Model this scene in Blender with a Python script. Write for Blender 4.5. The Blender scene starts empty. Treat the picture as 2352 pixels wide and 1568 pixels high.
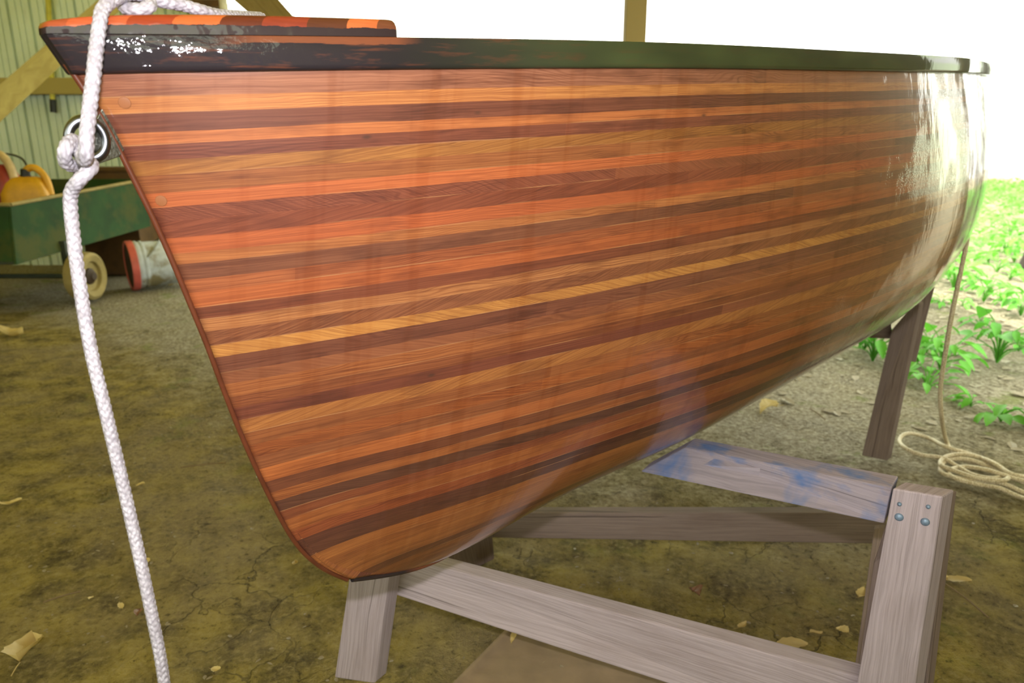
import bpy, bmesh, math, random
import numpy as np
from mathutils import Vector, Matrix, noise as mnoise
random.seed(7)
sc = bpy.context.scene
COL = sc.collection
PI = math.pi

# ---------------------------------------------------------------- camera
F, CX, CY, PITCH, CH = 1600.0, 1176.0, 784.0, math.radians(15), 1.1
cp, sp = math.cos(PITCH), math.sin(PITCH)
cam = bpy.data.cameras.new('camera')
cam_o = bpy.data.objects.new('camera', cam); COL.objects.link(cam_o)
cam_o.location = (0, 0, CH); cam_o.rotation_euler = (PI/2-PITCH, 0, 0)
cam.sensor_width = 36; cam.lens = F/2352*36
cam.clip_start = .02; cam.clip_end = 300
cam.dof.use_dof = True; cam.dof.focus_distance = 1.02; cam.dof.aperture_fstop = 5.6
sc.camera = cam_o

def at(px, py, z):
    """world point seen at pixel (px,py), z metres along the view axis"""
    xr, yr = (px-CX)/F, (py-CY)/F
    return Vector((xr*z, z*(cp-yr*sp), CH+z*(-sp-yr*cp)))
def ground(px, py, h=0.0):
    yr = (py-CY)/F
    return at(px, py, (CH-h)/(sp+yr*cp))
def lin(r, g, b, k=1.0):
    def f(c):
        c /= 255.0
        return c/12.92 if c <= .04045 else ((c+.055)/1.055)**2.4
    return (f(r)*k, f(g)*k, f(b)*k, 1)

# ---------------------------------------------------------------- node helper
class NT:
    def __init__(s, name):
        s.m = bpy.data.materials.new(name); s.m.use_nodes = True
        s.t = s.m.node_tree; s.t.nodes.clear()
        s.out = s.n('ShaderNodeOutputMaterial')
        s.b = s.n('ShaderNodeBsdfPrincipled'); s.l(s.b.outputs[0], s.out.inputs[0])
    def n(s, kind, **kw):
        x = s.t.nodes.new(kind)
        for k, v in kw.items(): setattr(x, k, v)
        return x
    def l(s, a, b): s.t.links.new(a, b)
    def inp(s, sock, v):
        if hasattr(v, 'is_linked') or isinstance(v, bpy.types.NodeSocket): s.l(v, sock)
        else: sock.default_value = v
    def math(s, op, a, b=0.0, c=0.0, clamp=False):
        x = s.n('ShaderNodeMath', operation=op); x.use_clamp = clamp
        s.inp(x.inputs[0], a); s.inp(x.inputs[1], b); s.inp(x.inputs[2], c)
        return x.outputs[0]
    def mix(s, f, a, b, mode='MIX'):
        x = s.n('ShaderNodeMix', data_type='RGBA', blend_type=mode)
        s.inp(x.inputs[0], f); s.inp(x.inputs[6], a); s.inp(x.inputs[7], b)
        return x.outputs[2]
    def ramp(s, f, stops, interp='LINEAR'):
        x = s.n('ShaderNodeValToRGB'); cr = x.color_ramp; cr.interpolation = interp
        while len(cr.elements) > 1: cr.elements.remove(cr.elements[-1])
        cr.elements[0].position = stops[0][0]; cr.elements[0].color = stops[0][1]
        for p, c in stops[1:]:
            e = cr.elements.new(p); e.color = c
        s.inp(x.inputs[0], f); return x.outputs[0]
    def gray(s, f, a, b, va=0.0, vb=1.0):
        return s.ramp(f, [(a, (va,)*3+(1,)), (b, (vb,)*3+(1,))])
    def coord(s, which='Object'):
        return s.n('ShaderNodeTexCoord').outputs[which]
    def mapped(s, v, scale=(1,1,1), rot=(0,0,0), loc=(0,0,0)):
        x = s.n('ShaderNodeMapping'); s.l(v, x.inputs[0])
        x.inputs[1].default_value = loc; x.inputs[2].default_value = rot; x.inputs[3].default_value = scale
        return x.outputs[0]
    def noise(s, v, scale=5, detail=3, rough=.55, dist=0.0, out=0):
        x = s.n('ShaderNodeTexNoise'); s.l(v, x.inputs['Vector'])
        s.inp(x.inputs['Scale'], scale); x.inputs['Detail'].default_value = detail
        x.inputs['Roughness'].default_value = rough; x.inputs['Distortion'].default_value = dist
        return x.outputs[out]
    def voro(s, v, scale=5, feature='F1', out='Distance', rnd=1.0):
        x = s.n('ShaderNodeTexVoronoi', feature=feature); s.l(v, x.inputs['Vector'])
        x.inputs['Scale'].default_value = scale; x.inputs['Randomness'].default_value = rnd
        return x.outputs[out]
    def comb(s, a, b, c=0.0):
        x = s.n('ShaderNodeCombineXYZ'); s.inp(x.inputs[0], a); s.inp(x.inputs[1], b); s.inp(x.inputs[2], c)
        return x.outputs[0]
    def sep(s, v):
        x = s.n('ShaderNodeSeparateXYZ'); s.l(v, x.inputs[0]); return x.outputs
    def bump(s, h, strength=.3, dist=.01, normal=None):
        x = s.n('ShaderNodeBump'); s.inp(x.inputs['Strength'], strength); x.inputs['Distance'].default_value = dist
        s.l(h, x.inputs['Height'])
        if normal is not None: s.l(normal, x.inputs['Normal'])
        return x.outputs[0]
    def set(s, color=None, rough=None, metal=None, coat=None, coat_rough=None, normal=None, coat_normal=None, spec=None, trans=None):
        I = s.b.inputs
        for k, v in (('Base Color', color), ('Roughness', rough), ('Metallic', metal), ('Coat Weight', coat),
                     ('Coat Roughness', coat_rough), ('Normal', normal), ('Coat Normal', coat_normal),
                     ('Specular IOR Level', spec), ('Transmission Weight', trans)):
            if v is not None: s.inp(I[k], v)
        return s.m

# ---------------------------------------------------------------- mesh helper
class MB:
    def __init__(s): s.v = []; s.f = []; s.uv = []; s.smooth = True
    def vert(s, p): s.v.append(tuple(p)); return len(s.v)-1
    def face(s, idx, uv=None):
        s.f.append(tuple(idx)); s.uv.append(uv if uv else [(0, 0)]*len(idx))
    def grid(s, P, UV=None, closed=False, flip=False):
        n, m = len(P), len(P[0]); base = len(s.v)
        for r in P:
            for p in r: s.v.append(tuple(p))
        for i in range(n-1):
            for j in range(m if closed else m-1):
                j2 = (j+1) % m
                q = [(i, j), (i+1, j), (i+1, j2), (i, j2)]
                if flip: q.reverse()
                uv = None
                if UV:
                    uv = []
                    for (a, b) in q:
                        u = UV[a][b]
                        if closed and j2 == 0 and b == 0: u = (u[0], 1.0)
                        uv.append(u)
                s.face([base+a*m+b for a, b in q], uv)
        return base
    def box(s, c, h, M=None):
        """box: centre, half sizes"""
        b = len(s.v)
        for x in (-1, 1):
            for y in (-1, 1):
                for z in (-1, 1):
                    p = Vector((x*h[0], y*h[1], z*h[2]))
                    if M: p = M @ p
                    s.v.append(tuple(p+Vector(c)))
        for q in ((0,1,3,2),(4,6,7,5),(0,4,5,1),(2,3,7,6),(0,2,6,4),(1,5,7,3)):
            s.face([b+i for i in q])
    def prism(s, quad, t):
        """front polygon extruded along t; uv along first edge"""
        n = len(quad); b = len(s.v); q = [Vector(p) for p in quad]; t = Vector(t)
        for p in q: s.v.append(tuple(p))
        for p in q: s.v.append(tuple(p+t))
        E_ = [q[(i+1) % n]-q[i] for i in range(n)]; k = max(range(n), key=lambda i: E_[i].length)
        ax = E_[k].normalized(); ay = t.cross(ax).normalized()
        U = [((p-q[0]).dot(ax), (p-q[0]).dot(ay)) for p in q]; tl = t.length
        s.face(list(range(b, b+n)), U)
        s.face(list(range(b+2*n-1, b+n-1, -1)), [(u+.7, v+.3) for u, v in reversed(U)])
        for i in range(n):
            j = (i+1) % n
            e = q[j]-q[i]
            if abs(e.normalized().dot(ax)) > .7:
                u = [(U[i][0], U[i][1]+.4), (U[i][0], U[i][1]+.4+tl), (U[j][0], U[j][1]+.4+tl), (U[j][0], U[j][1]+.4)]
            else:
                u = [(U[i][0]+.3, 1+U[i][1]), (U[i][0]+.3+tl, 1+U[i][1]), (U[j][0]+.3+tl, 1+U[j][1]), (U[j][0]+.3, 1+U[j][1])]
            s.face([b+i, b+n+i, b+n+j, b+j], u)
    def tube(s, pts, r, seg=12, cap=True, rfun=None):
        pts = [Vector(p) for p in pts]; n = len(pts)
        T = [((pts[min(i+1, n-1)]-pts[max(i-1, 0)]).normalized()) for i in range(n)]
        up = Vector((0, 0, 1)) if abs(T[0].z) < .9 else Vector((1, 0, 0))
        N = (up-T[0]*up.dot(T[0])).normalized(); P = []; UV = []; L = 0
        for i in range(n):
            if i: L += (pts[i]-pts[i-1]).length
            N = (N-T[i]*N.dot(T[i])).normalized(); Bn = T[i].cross(N)
            row = []; ur = []
            for k in range(seg):
                a = 2*PI*k/seg
                rr = (r[i] if isinstance(r, (list, tuple)) else r)
                if rfun: rr *= rfun(L, a)
                row.append(pts[i]+(N*math.cos(a)+Bn*math.sin(a))*rr); ur.append((L, k/seg))
            P.append(row); UV.append(ur)
        b = s.grid(P, UV, closed=True, flip=True)
        if cap:
            s.face([b+k for k in range(seg)]); s.face([b+(n-1)*seg+k for k in reversed(range(seg))])
    def lathe(s, prof, M, seg=32):
        """profile of (radius, axial) about local z, placed by M"""
        P = [[M @ Vector((r*math.cos(2*PI*k/seg), r*math.sin(2*PI*k/seg), z)) for k in range(seg)] for r, z in prof]
        UV = [[(z, k/seg) for k in range(seg)] for r, z in prof]
        s.grid(P, UV, closed=True, flip=True)
    def build(s, name, mat, parent=None, smooth=True, bevel=0, sharp=40):
        me = bpy.data.meshes.new(name); me.from_pydata(s.v, [], s.f)
        uvl = me.uv_layers.new(name='UVMap'); k = 0
        flat = [c for f in s.uv for p in f for c in p]
        uvl.data.foreach_set('uv', flat)
        me.materials.append(mat)
        if smooth:
            me.polygons.foreach_set('use_smooth', [True]*len(me.polygons))
            me.set_sharp_from_angle(angle=math.radians(sharp))
        o = bpy.data.objects.new(name, me); COL.objects.link(o)
        if parent:
            o.parent = parent
            if parent.type == 'EMPTY' or True: o.matrix_parent_inverse = parent_inv(parent)
        if bevel:
            md = o.modifiers.new('bevel', 'BEVEL'); md.width = bevel; md.segments = 2; md.limit_method = 'ANGLE'
        return o
def world_of(o):
    M = Matrix.LocRotScale(o.location, o.rotation_euler, o.scale)
    return world_of(o.parent) @ o.matrix_parent_inverse @ M if o.parent else M
def parent_inv(p): return world_of(p).inverted()
def tag(o, label=None, cat=None, group=None, kind=None):
    if label: o['label'] = label
    if cat: o['category'] = cat
    if group: o['group'] = group
    if kind: o['kind'] = kind
    return o
def thing(name, label, cat, loc=(0, 0, 0), group=None):
    o = bpy.data.objects.new(name, None); COL.objects.link(o); o.location = loc; o.empty_display_size = .1
    return tag(o, label, cat, group)
def spline(pts, n=12):
    """Catmull-Rom through points (any dimension)"""
    P = [Vector(p) for p in pts]; out = []
    for i in range(len(P)-1):
        p0, p1, p2, p3 = P[max(i-1, 0)], P[i], P[i+1], P[min(i+2, len(P)-1)]
        for k in range(n):
            t = k/n
            out.append(.5*((2*p1)+(p2-p0)*t+(2*p0-5*p1+4*p2-p3)*t*t+(3*p1-p0-3*p2+p3)*t**3))
    out.append(P[-1]); return out
def resample(P, step):
    P = [Vector(p) for p in P]; L = [0]
    for a, b in zip(P, P[1:]): L.append(L[-1]+(b-a).length)
    n = max(2, int(L[-1]/step)); out = []; i = 0
    for k in range(n+1):
        t = L[-1]*k/n
        while i < len(P)-2 and L[i+1] < t: i += 1
        d = L[i+1]-L[i]; out.append(P[i].lerp(P[i+1], (t-L[i])/d if d > 0 else 0))
    return out

# ---------------------------------------------------------------- materials
def strip_table():
    ys = [.0016,.0187,.034,.0518,.0668,.082,.097,.1131,.1286,.1462,.1617,.18,.1939,.2112,.2281,.2449,.2608,.2763,.2955,.3099,
          .3302,.3455,.3629,.3805,.3984,.4154,.4332,.4527,.4705,.4907,.5097,.5255,.5435,.5601,.5802,.5977,.6148,.632,.65,.668,.686,.704,.722,.74,.758]
    cs = [(182,112,92),(226,142,88),(138,74,58),(212,120,74),(152,80,62),(186,116,62),(188,110,66),(212,110,66),(152,78,58),(158,80,56),
          (206,98,54),(210,126,78),(142,80,58),(186,100,62),(198,102,58),(146,74,50),(204,128,84),(160,92,62),(222,146,82),(146,82,62),
          (152,86,60),(186,106,62),(166,90,54),(146,74,54),(206,128,72),(180,102,58),(192,104,54),(164,90,54),(206,112,60),(142,76,50),
          (184,102,56),(112,62,46),(160,82,50),(194,108,58),(170,84,48),(112,58,44),(116,62,46),(200,118,64),(190,110,60),(194,114,62),(186,108,60),
          (140,76,50),(176,102,58),(160,90,56),(184,108,60)]
    return ys, cs

def mat_hull():
    N = NT('varnished_cedar_strips')
    s = N.sep(N.coord('UV')); u, v = s[0], s[1]
    wob = N.noise(N.comb(N.math('MULTIPLY', u, 9), N.math('MULTIPLY', v, 30)), 1, 3)
    vv = N.math('ADD', v, N.math('MULTIPLY', N.math('SUBTRACT', wob, .5), .0022))
    ys, cs = strip_table(); n1 = 24; V1, V0 = .78, 0.0
    def lookup(vs, cols):
        a = N.math('DIVIDE', vs, V1)
        def seg(i0, i1):
            st = [(0.0 if i0 == 0 and i == i0 else ys[i]/V1, cols[i]) for i in range(i0, i1)]
            return N.ramp(a, st, 'CONSTANT')
        c1 = seg(0, n1); c2 = seg(n1, len(ys))
        return N.mix(N.math('GREATER_THAN', vs, ys[n1]), c1, c2)
    col = lookup(vv, [lin(c[0]*.97, c[1]*1.02, c[2]*.9, .64) for c in cs])
    rnd = random.Random(3)
    ids = [(rnd.random(), rnd.random(), rnd.random(), 1) for _ in cs]
    idc = lookup(vv, ids); idb = lookup(N.math('ADD', vv, .0011), ids)
    sc_ = N.n('ShaderNodeSeparateColor'); N.l(idc, sc_.inputs[0]); r1, r2, r3 = sc_.outputs
    sd_ = N.n('ShaderNodeSeparateColor'); N.l(idb, sd_.inputs[0])
    edge = N.math('GREATER_THAN', N.math('ABSOLUTE', N.math('SUBTRACT', r1, sd_.outputs[0])), .001)
    # scarfed pieces along a strip
    piece = N.math('FLOOR', N.math('ADD', N.math('MULTIPLY', u, 1.3), N.math('MULTIPLY', r2, 7.0)))
    wn = N.n('ShaderNodeTexWhiteNoise', noise_dimensions='3D'); N.l(N.comb(piece, N.math('MULTIPLY', r1, 91.0), N.math('MULTIPLY', r3, 17.0)), wn.inputs['Vector'])
    pv = wn.outputs['Value']
    # grain: long streaks, on some strips slanting (flat-sawn figure)
    sl = N.math('MULTIPLY', N.math('GREATER_THAN', r3, .72), N.math('MULTIPLY', N.math('SUBTRACT', r2, .5), 1.0))
    curl = N.noise(N.comb(N.math('MULTIPLY', u, 14), N.math('MULTIPLY', v, 60), N.math('MULTIPLY', r1, 30)), 1, 2)
    vg = N.math('ADD', N.math('ADD', v, N.math('MULTIPLY', u, sl)), N.math('MULTIPLY', curl, .006))
    g1 = N.noise(N.comb(N.math('MULTIPLY', u, 3.0), N.math('MULTIPLY', vg, 620), N.math('MULTIPLY', r1, 50)), 1, 3, .6)
    g2 = N.noise(N.comb(N.math('MULTIPLY', u, 22.0), N.math('MULTIPLY', vg, 1500), N.math('MULTIPLY', r2, 50)), 1, 2, .6)
    hh = N.math('ADD', N.math('MULTIPLY', v, 330), N.math('MULTIPLY', N.noise(N.comb(N.math('MULTIPLY', u, 5.5), N.math('MULTIPLY', v, 24), N.math('MULTIPLY', r1, 60)), 1, 2, .5), 16))
    ring_ = N.math('SINE', N.math('MULTIPLY', hh, 6.283)); flame = N.gray(N.noise(N.comb(N.math('MULTIPLY', u, 2.6), N.math('MULTIPLY', r2, 50), r3), 1, 1), .47, .60)
    col = N.mix(N.math('MULTIPLY', N.gray(ring_, -.3, .9, 0, .55), flame), col, N.mix(1.0, col, (.52, .36, .28, 1), 'MULTIPLY'))
    blot = N.noise(N.comb(N.math('MULTIPLY', u, 11), N.math('MULTIPLY', v, 45), N.math('MULTIPLY', r3, 9)), 1, 3, .6)
    col = N.mix(N.gray(g1, .36, .60, .65, 0.0), col, N.mix(1.0, col, (.50, .36, .30, 1), 'MULTIPLY'))
    col = N.mix(N.gray(g2, .42, .66, 0.0, .5), col, N.mix(1.0, col, (.62, .5, .42, 1), 'MULTIPLY'))
    col = N.mix(N.gray(blot, .50, .70, 0, .7), col, N.mix(1.0, col, (.52, .44, .42, 1), 'MULTIPLY'))
    col = N.mix(N.math('MULTIPLY', N.math('GREATER_THAN', pv, .78), .35), col, N.mix(1.0, col, (.62, .5, .46, 1), 'MULTIPLY'))
    col = N.mix(N.math('MULTIPLY', N.math('LESS_THAN', pv, .12), .22), col, lin(206, 122, 72, .5))
    # pale glue lines / sapwood here and there on strip edges
    em = N.noise(N.comb(N.math('MULTIPLY', u, 5), N.math('MULTIPLY', r1, 40)), 1, 2)
    col = N.mix(N.math('MULTIPLY', edge, N.gray(em, .5, .6, 0, .75)), col, lin(214, 150, 96, .5))
    col = N.mix(.07, col, (.16, .145, .15, 1))
    # knots and small filler spots
    k = N.voro(N.comb(N.math('MULTIPLY', u, 7.5), N.math('MULTIPLY', v, 16)), 1.0)
    col = N.mix(N.gray(k, .022, .055, .8, 0), col, lin(92, 62, 52, .5))
    # runs in the resin: faint upright darker bands across the strips
    run = N.noise(N.comb(N.math('MULTIPLY', u, 26), N.math('MULTIPLY', v, 2.5)), 1, 3, .6)
    col = N.mix(N.gray(run, .53, .62, 0, .36), col, N.mix(1.0, col, (.74, .56, .42, 1), 'MULTIPLY'))
    weave = N.voro(N.comb(N.math('MULTIPLY', u, 420), N.math('MULTIPLY', v, 420)), 1.0)
    wav = N.noise(N.comb(N.math('MULTIPLY', u, 16), N.math('MULTIPLY', v, 5)), 1, 4, .6)
    patch = N.noise(N.comb(N.math('MULTIPLY', u, 7), N.math('MULTIPLY', v, 7)), 1, 2)
    wm = N.math('MULTIPLY', weave, N.gray(patch, .48, .62, .12, 1.0))
    nb = N.bump(wav, .08, .02); nb = N.bump(wm, .22, .0012, nb)
    return N.set(col, .38, coat=1.0, coat_rough=.07, normal=None, coat_normal=nb, spec=.25)

def mat_rail():
    N = NT('dark_varnished_rail')
    s = N.sep(N.coord('UV')); u, v = s[0], s[1]
    st = N.noise(N.comb(N.math('MULTIPLY', u, 14), N.math('MULTIPLY', v, 160)), 1, 4, .65)
    aft = N.gray(u, .28, .6)
    col = N.mix(N.math('MULTIPLY', N.gray(st, .52, .72), N.math('SUBTRACT', 1.0, N.math('MULTIPLY', aft, .8))), N.mix(aft, lin(34, 28, 31), lin(60, 68, 40)), lin(92, 52, 36))  # green reflection of the outdoors painted into the rail colour toward the stern
    big = N.noise(N.comb(N.math('MULTIPLY', u, 5), N.math('MULTIPLY', v, 20)), 1, 2)
    col = N.mix(N.gray(big, .4, .6, 0, .4), col, lin(24, 25, 20))
    band = N.math('MULTIPLY', N.math('GREATER_THAN', N.math('ADD', v, N.math('MULTIPLY', st, .012)), .0325), N.math('MULTIPLY', N.gray(u, .11, .15), N.gray(u, .28, .31, 1, 0)))
    col = N.mix(N.math('MULTIPLY', band, .7), col, lin(118, 66, 40))
    lump = N.noise(N.comb(N.math('MULTIPLY', u, 38), N.math('MULTIPLY', v, 60)), 1, 2.0, .5)
    blob = N.voro(N.mapped(N.coord('UV'), (70, 80, 1)), 1.0, 'SMOOTH_F1')
    near = N.gray(u, .06, .30, 1.0, .10)
    nb = N.bump(N.math('ADD', lump, N.math('MULTIPLY', blob, .5)), N.math('MULTIPLY', near, .55), .004)
    fz_ = N.noise(N.comb(N.math('MULTIPLY', u, 210), N.math('MULTIPLY', v, 260)), 1, 2.0, .6)
    nb = N.bump(fz_, N.math('MULTIPLY', near, .35), .0014, nb)
    return N.set(col, .6, coat=.5, coat_rough=.06, coat_normal=nb, spec=.08)

def mat_deck():
    N = NT('varnished_laminated_deck')
    s = N.sep(N.coord('UV')); y, h = s[0], s[1]       # lateral position, height fraction (top = 1)
    st = [(0, (176,84,48)), (.0182, (206,98,56)), (.0427, (166,66,34)), (.0606, (204,104,52)), (.0794, (104,46,26)),
          (.0963, (146,60,36)), (.1155, (96,52,30)), (.1321, (206,110,58)), (.146, (120,70,44))]
    col = N.ramp(N.math('DIVIDE', N.math('ABSOLUTE', y), .2), [(a/.2, lin(*c, .6)) for a, c in st], 'CONSTANT')
    g = N.noise(N.mapped(N.coord('Object'), (30, 30, 400)), 1, 3)
    col = N.mix(N.gray(g, .4, .7, 0, .35), col, N.mix(1.0, col, (.5, .4, .36, 1), 'MULTIPLY'))
    jag = N.noise(N.mapped(N.coord('Object'), (60, 60, 200)), 1, 4, .65)
    low = N.math('LESS_THAN', N.math('ADD', h, N.math('MULTIPLY', N.math('SUBTRACT', jag, .5), .30)), .46)
    col = N.mix(low, col, lin(40, 29, 29))
    lump = N.noise(N.coord('Object'), 45, 2, .5)
    blob = N.voro(N.coord('Object'), 80, 'SMOOTH_F1')
    nb = N.bump(N.math('ADD', N.math('MULTIPLY', lump, .8), N.math('MULTIPLY', blob, .5)), .35, .004)
    return N.set(col, .55, coat=.5, coat_rough=.06, coat_normal=nb, spec=.1)

def mat_wood(name, base, dark, scale=1.0, stain=None, rough=.85):
    """weathered lumber, grain along UV u"""
    N = NT(name); s = N.sep(N.coord('UV')); u, v = s[0], s[1]
    oi = N.n('ShaderNodeObjectInfo').outputs['Random']
    w = N.noise(N.comb(N.math('MULTIPLY', u, 5), N.math('MULTIPLY', v, 16), N.math('MULTIPLY', oi, 40)), 1, 2)
    vg = N.math('ADD', v, N.math('MULTIPLY', w, .012))
    g = N.noise(N.comb(N.math('MULTIPLY', u, 6*scale), N.math('MULTIPLY', vg, 330*scale), N.math('MULTIPLY', oi, 30)), 1, 4, .65)
    b = N.noise(N.comb(N.math('MULTIPLY', u, 4), N.math('MULTIPLY', v, 14), oi), 1, 4, .6)
    col = N.mix(N.gray(g, .36, .62, .5, 0), base, dark)
    col = N.mix(N.gray(b, .5, .75, 0, .5), col, N.mix(1.0, col, (.68, .62, .58, 1), 'MULTIPLY'))
    cr = N.noise(N.comb(N.math('MULTIPLY', u, 1.6), N.math('MULTIPLY', vg, 120), N.math('MULTIPLY', oi, 77)), 1, 2, .5)
    col = N.mix(N.gray(cr, .30, .34, .55, 0), col, N.mix(1.0, dark, (.4, .36, .34, 1), 'MULTIPLY'))
    if stain:
        a = N.noise(N.comb(N.math('MULTIPLY', u, 9), N.math('MULTIPLY', v, 16)), 1, 4, .6)
        zone = N.gray(u, .40, .50, 1, 0) if stain == 'half' else 1.0
        col = N.mix(N.math('MULTIPLY', N.gray(a, .50, .68, 0, .85), zone), col, lin(66, 100, 150))
    n = N.bump(g, .35, .003)
    return N.set(col, rough, normal=n, spec=.25)

def mat_plain(name, c, rough=.6, metal=0.0, mott=.15, scale=12, bump=0.0, coat=0.0, dirt=None):
    N = NT(name); v = N.coord('Object')
    a = N.noise(v, scale, 4, .6)
    k = 1-mott*2
    col = N.mix(N.gray(a, .35, .68), c, (c[0]*k, c[1]*k, c[2]*k, 1))
    if dirt:
        d = N.noise(v, scale*.6, 5, .65)
        col = N.mix(N.gray(d, .48, .62, 0, .9), col, dirt)
    n = N.bump(a, bump, .01) if bump else None
    return N.set(col, rough, metal, coat=coat, normal=n)

def mat_ground():
    N = NT('packed_mossy_dirt'); v = N.coord('Object')
    big = N.noise(v, 1.3, 4, .6); mid = N.noise(v, 7, 5, .65); fine = N.noise(v, 55, 5, .7); vf = N.noise(v, 220, 3, .7)
    col = N.mix(N.gray(mid, .36, .64), lin(92, 81, 44), lin(168, 149, 78))
    col = N.mix(N.gray(big, .42, .60, 0, .7), col, lin(142, 126, 98))
    col = N.mix(N.gray(fine, .50, .68, 0, .6), col, lin(176, 158, 106))
    col = N.mix(N.gray(fine, .30, .44, .75, 0), col, lin(52, 45, 26))
    moss = N.noise(v, 3.1, 5, .7)
    col = N.mix(N.gray(moss, .58, .70, 0, .3), col, lin(112, 128, 48))
    wv = N.n('ShaderNodeVectorMath', operation='ADD'); N.l(v, wv.inputs[0])
    nv = N.n('ShaderNodeTexNoise'); N.l(v, nv.inputs['Vector']); nv.inputs['Scale'].default_value = 9; nv.inputs['Detail'].default_value = 4
    ns = N.n('ShaderNodeVectorMath', operation='SCALE'); N.l(nv.outputs['Color'], ns.inputs[0]); ns.inputs['Scale'].default_value = .16
    N.l(ns.outputs[0], wv.inputs[1])
    crk = N.voro(wv.outputs[0], 5.0, 'DISTANCE_TO_EDGE')
    crm = N.math('MULTIPLY', N.gray(crk, .003, .014, 1, 0), N.gray(N.noise(v, 2.2, 2), .45, .6))
    col = N.mix(N.math('MULTIPLY', crm, .5), col, lin(46, 38, 22))
    # paler, greyer ground colour mixed in toward the open side
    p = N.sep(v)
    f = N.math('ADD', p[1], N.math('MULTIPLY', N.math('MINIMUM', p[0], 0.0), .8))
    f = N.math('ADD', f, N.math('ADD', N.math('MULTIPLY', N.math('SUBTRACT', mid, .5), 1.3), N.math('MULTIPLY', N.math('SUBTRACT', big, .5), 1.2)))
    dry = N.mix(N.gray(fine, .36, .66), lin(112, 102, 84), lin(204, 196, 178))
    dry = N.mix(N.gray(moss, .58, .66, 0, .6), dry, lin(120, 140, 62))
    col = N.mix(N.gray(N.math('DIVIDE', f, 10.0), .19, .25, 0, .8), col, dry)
    h = N.math('ADD', N.math('ADD', N.math('MULTIPLY', mid, .8), N.math('MULTIPLY', fine, .55)), N.math('MULTIPLY', vf, .15))
    h = N.math('SUBTRACT', h, N.math('MULTIPLY', crm, .35))
    n = N.bump(h, 1.0, .045)
    return N.set(col, .95, normal=n, spec=.15)

def mat_rope(name, a, b, bump=.4):
    N = NT(name); s = N.sep(N.coord('UV')); u, v = s[0], s[1]
    k = N.voro(N.comb(N.math('MULTIPLY', u, 260), N.math('MULTIPLY', v, 14)), 1, 'F1')
    col = N.mix(N.gray(k, .2, .7), a, b)
    return N.set(col, .5, normal=N.bump(k, bump, .001), spec=.4)

def mat_metal_wall():
    N = NT('pale_green_ribbed_metal'); v = N.coord('Object')
    a = N.noise(v, 1.7, 4, .6); r = N.noise(N.mapped(v, (9, 9, 1.2)), 1, 5, .7)
    col = N.mix(N.gray(a, .35, .65), lin(218, 232, 220), lin(202, 216, 200))
    col = N.mix(N.gray(r, .62, .74, 0, .55), col, lin(128, 104, 60))
    return N.set(col, .55, spec=.3)

def mat_leaf(name, a, b, trans=True):
    N = NT(name); v = N.coord('Object'); oi = N.n('ShaderNodeObjectInfo').outputs['Random']
    k = N.noise(v, 40, 3, .6)
    col = N.mix(N.math('MULTIPLY', N.math('ADD', k, oi), .5), a, b)
    N.set(col, .5, spec=.35)
    if trans:
        t = N.n('ShaderNodeBsdfTranslucent'); N.l(col, t.inputs[0])
        m = N.n('ShaderNodeMixShader'); m.inputs[0].default_value = .35
        N.l(N.b.outputs[0], m.inputs[1]); N.l(t.outputs[0], m.inputs[2]); N.l(m.outputs[0], N.out.inputs[0])
    return N.m

M = {}
M['hull'] = mat_hull(); M['rail'] = mat_rail(); M['deck'] = mat_deck()
M['stem'] = mat_plain('varnished_stem_wood', lin(128, 66, 42, .5), .35, coat=.8, mott=.12, scale=40)
M['plug'] = mat_plain('cedar_plug', lin(196, 124, 78, .44), .4, coat=.7, mott=.06, scale=60)
M['grey_wood'] = mat_wood('weathered_grey_lumber', lin(158, 145, 149), lin(110, 99, 99))
M['blue_wood'] = mat_wood('blue_stained_lumber', lin(150, 140, 148), lin(104, 97, 106), stain='all')
M['dark_wood'] = mat_wood('dusty_brown_lumber', lin(124, 108, 100), lin(84, 72, 66))
M['post_wood'] = mat_wood('brown_shed_timber', lin(140, 122, 80), lin(100, 84, 50))
M['yellow_wood'] = mat_wood('yellowed_shed_timber', lin(172, 156, 96), lin(136, 118, 66))
M['roof'] = mat_wood('dark_roof_boards', lin(96, 84, 62), lin(60, 52, 38))
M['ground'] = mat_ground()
def mat_fiberglass():
    N = NT('yellowed_translucent_roofing'); v = N.coord('Object')
    k = N.noise(v, 3, 4, .6); col = N.mix(k, (.34, .30, .075, 1), (.28, .25, .06, 1))
    d = N.n('ShaderNodeBsdfDiffuse'); t = N.n('ShaderNodeBsdfTranslucent'); N.l(col, d.inputs[0]); N.l(col, t.inputs[0])
    m = N.n('ShaderNodeMixShader'); m.inputs[0].default_value = .8
    N.l(d.outputs[0], m.inputs[1]); N.l(t.outputs[0], m.inputs[2]); N.l(m.outputs[0], N.out.inputs[0]); return N.m
M['fiberglass'] = mat_fiberglass()
M['rope'] = mat_rope('white_braided_nylon', lin(184, 180, 188), lin(150, 144, 152))
M['line'] = mat_rope('cream_twisted_cord', lin(214, 202, 172), lin(168, 152, 118))
M['chrome'] = mat_plain('polished_steel', lin(112, 114, 122), .30, 1.0, .03)
M['plate'] = mat_plain('dull_steel_plate', lin(136, 136, 126), .38, 1.0, .2, 60, .2)
M['bolt'] = mat_plain('weathered_bolt', lin(112, 130, 150), .5, .3, .15, 90)
M['wall'] = mat_metal_wall()
M['cart'] = mat_plain('scuffed_green_paint', lin(28, 62, 22), .9, 0, .18, 5, .1, dirt=lin(62, 66, 20))
M['cart_in'] = mat_plain('dark_cart_metal', lin(46, 52, 38), .7)  # dark grey-green metal of the bed, axle and brackets
M['tire'] = mat_plain('dusty_tan_wheel', lin(150, 132, 82), .8, 0, .15, 12)
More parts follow.
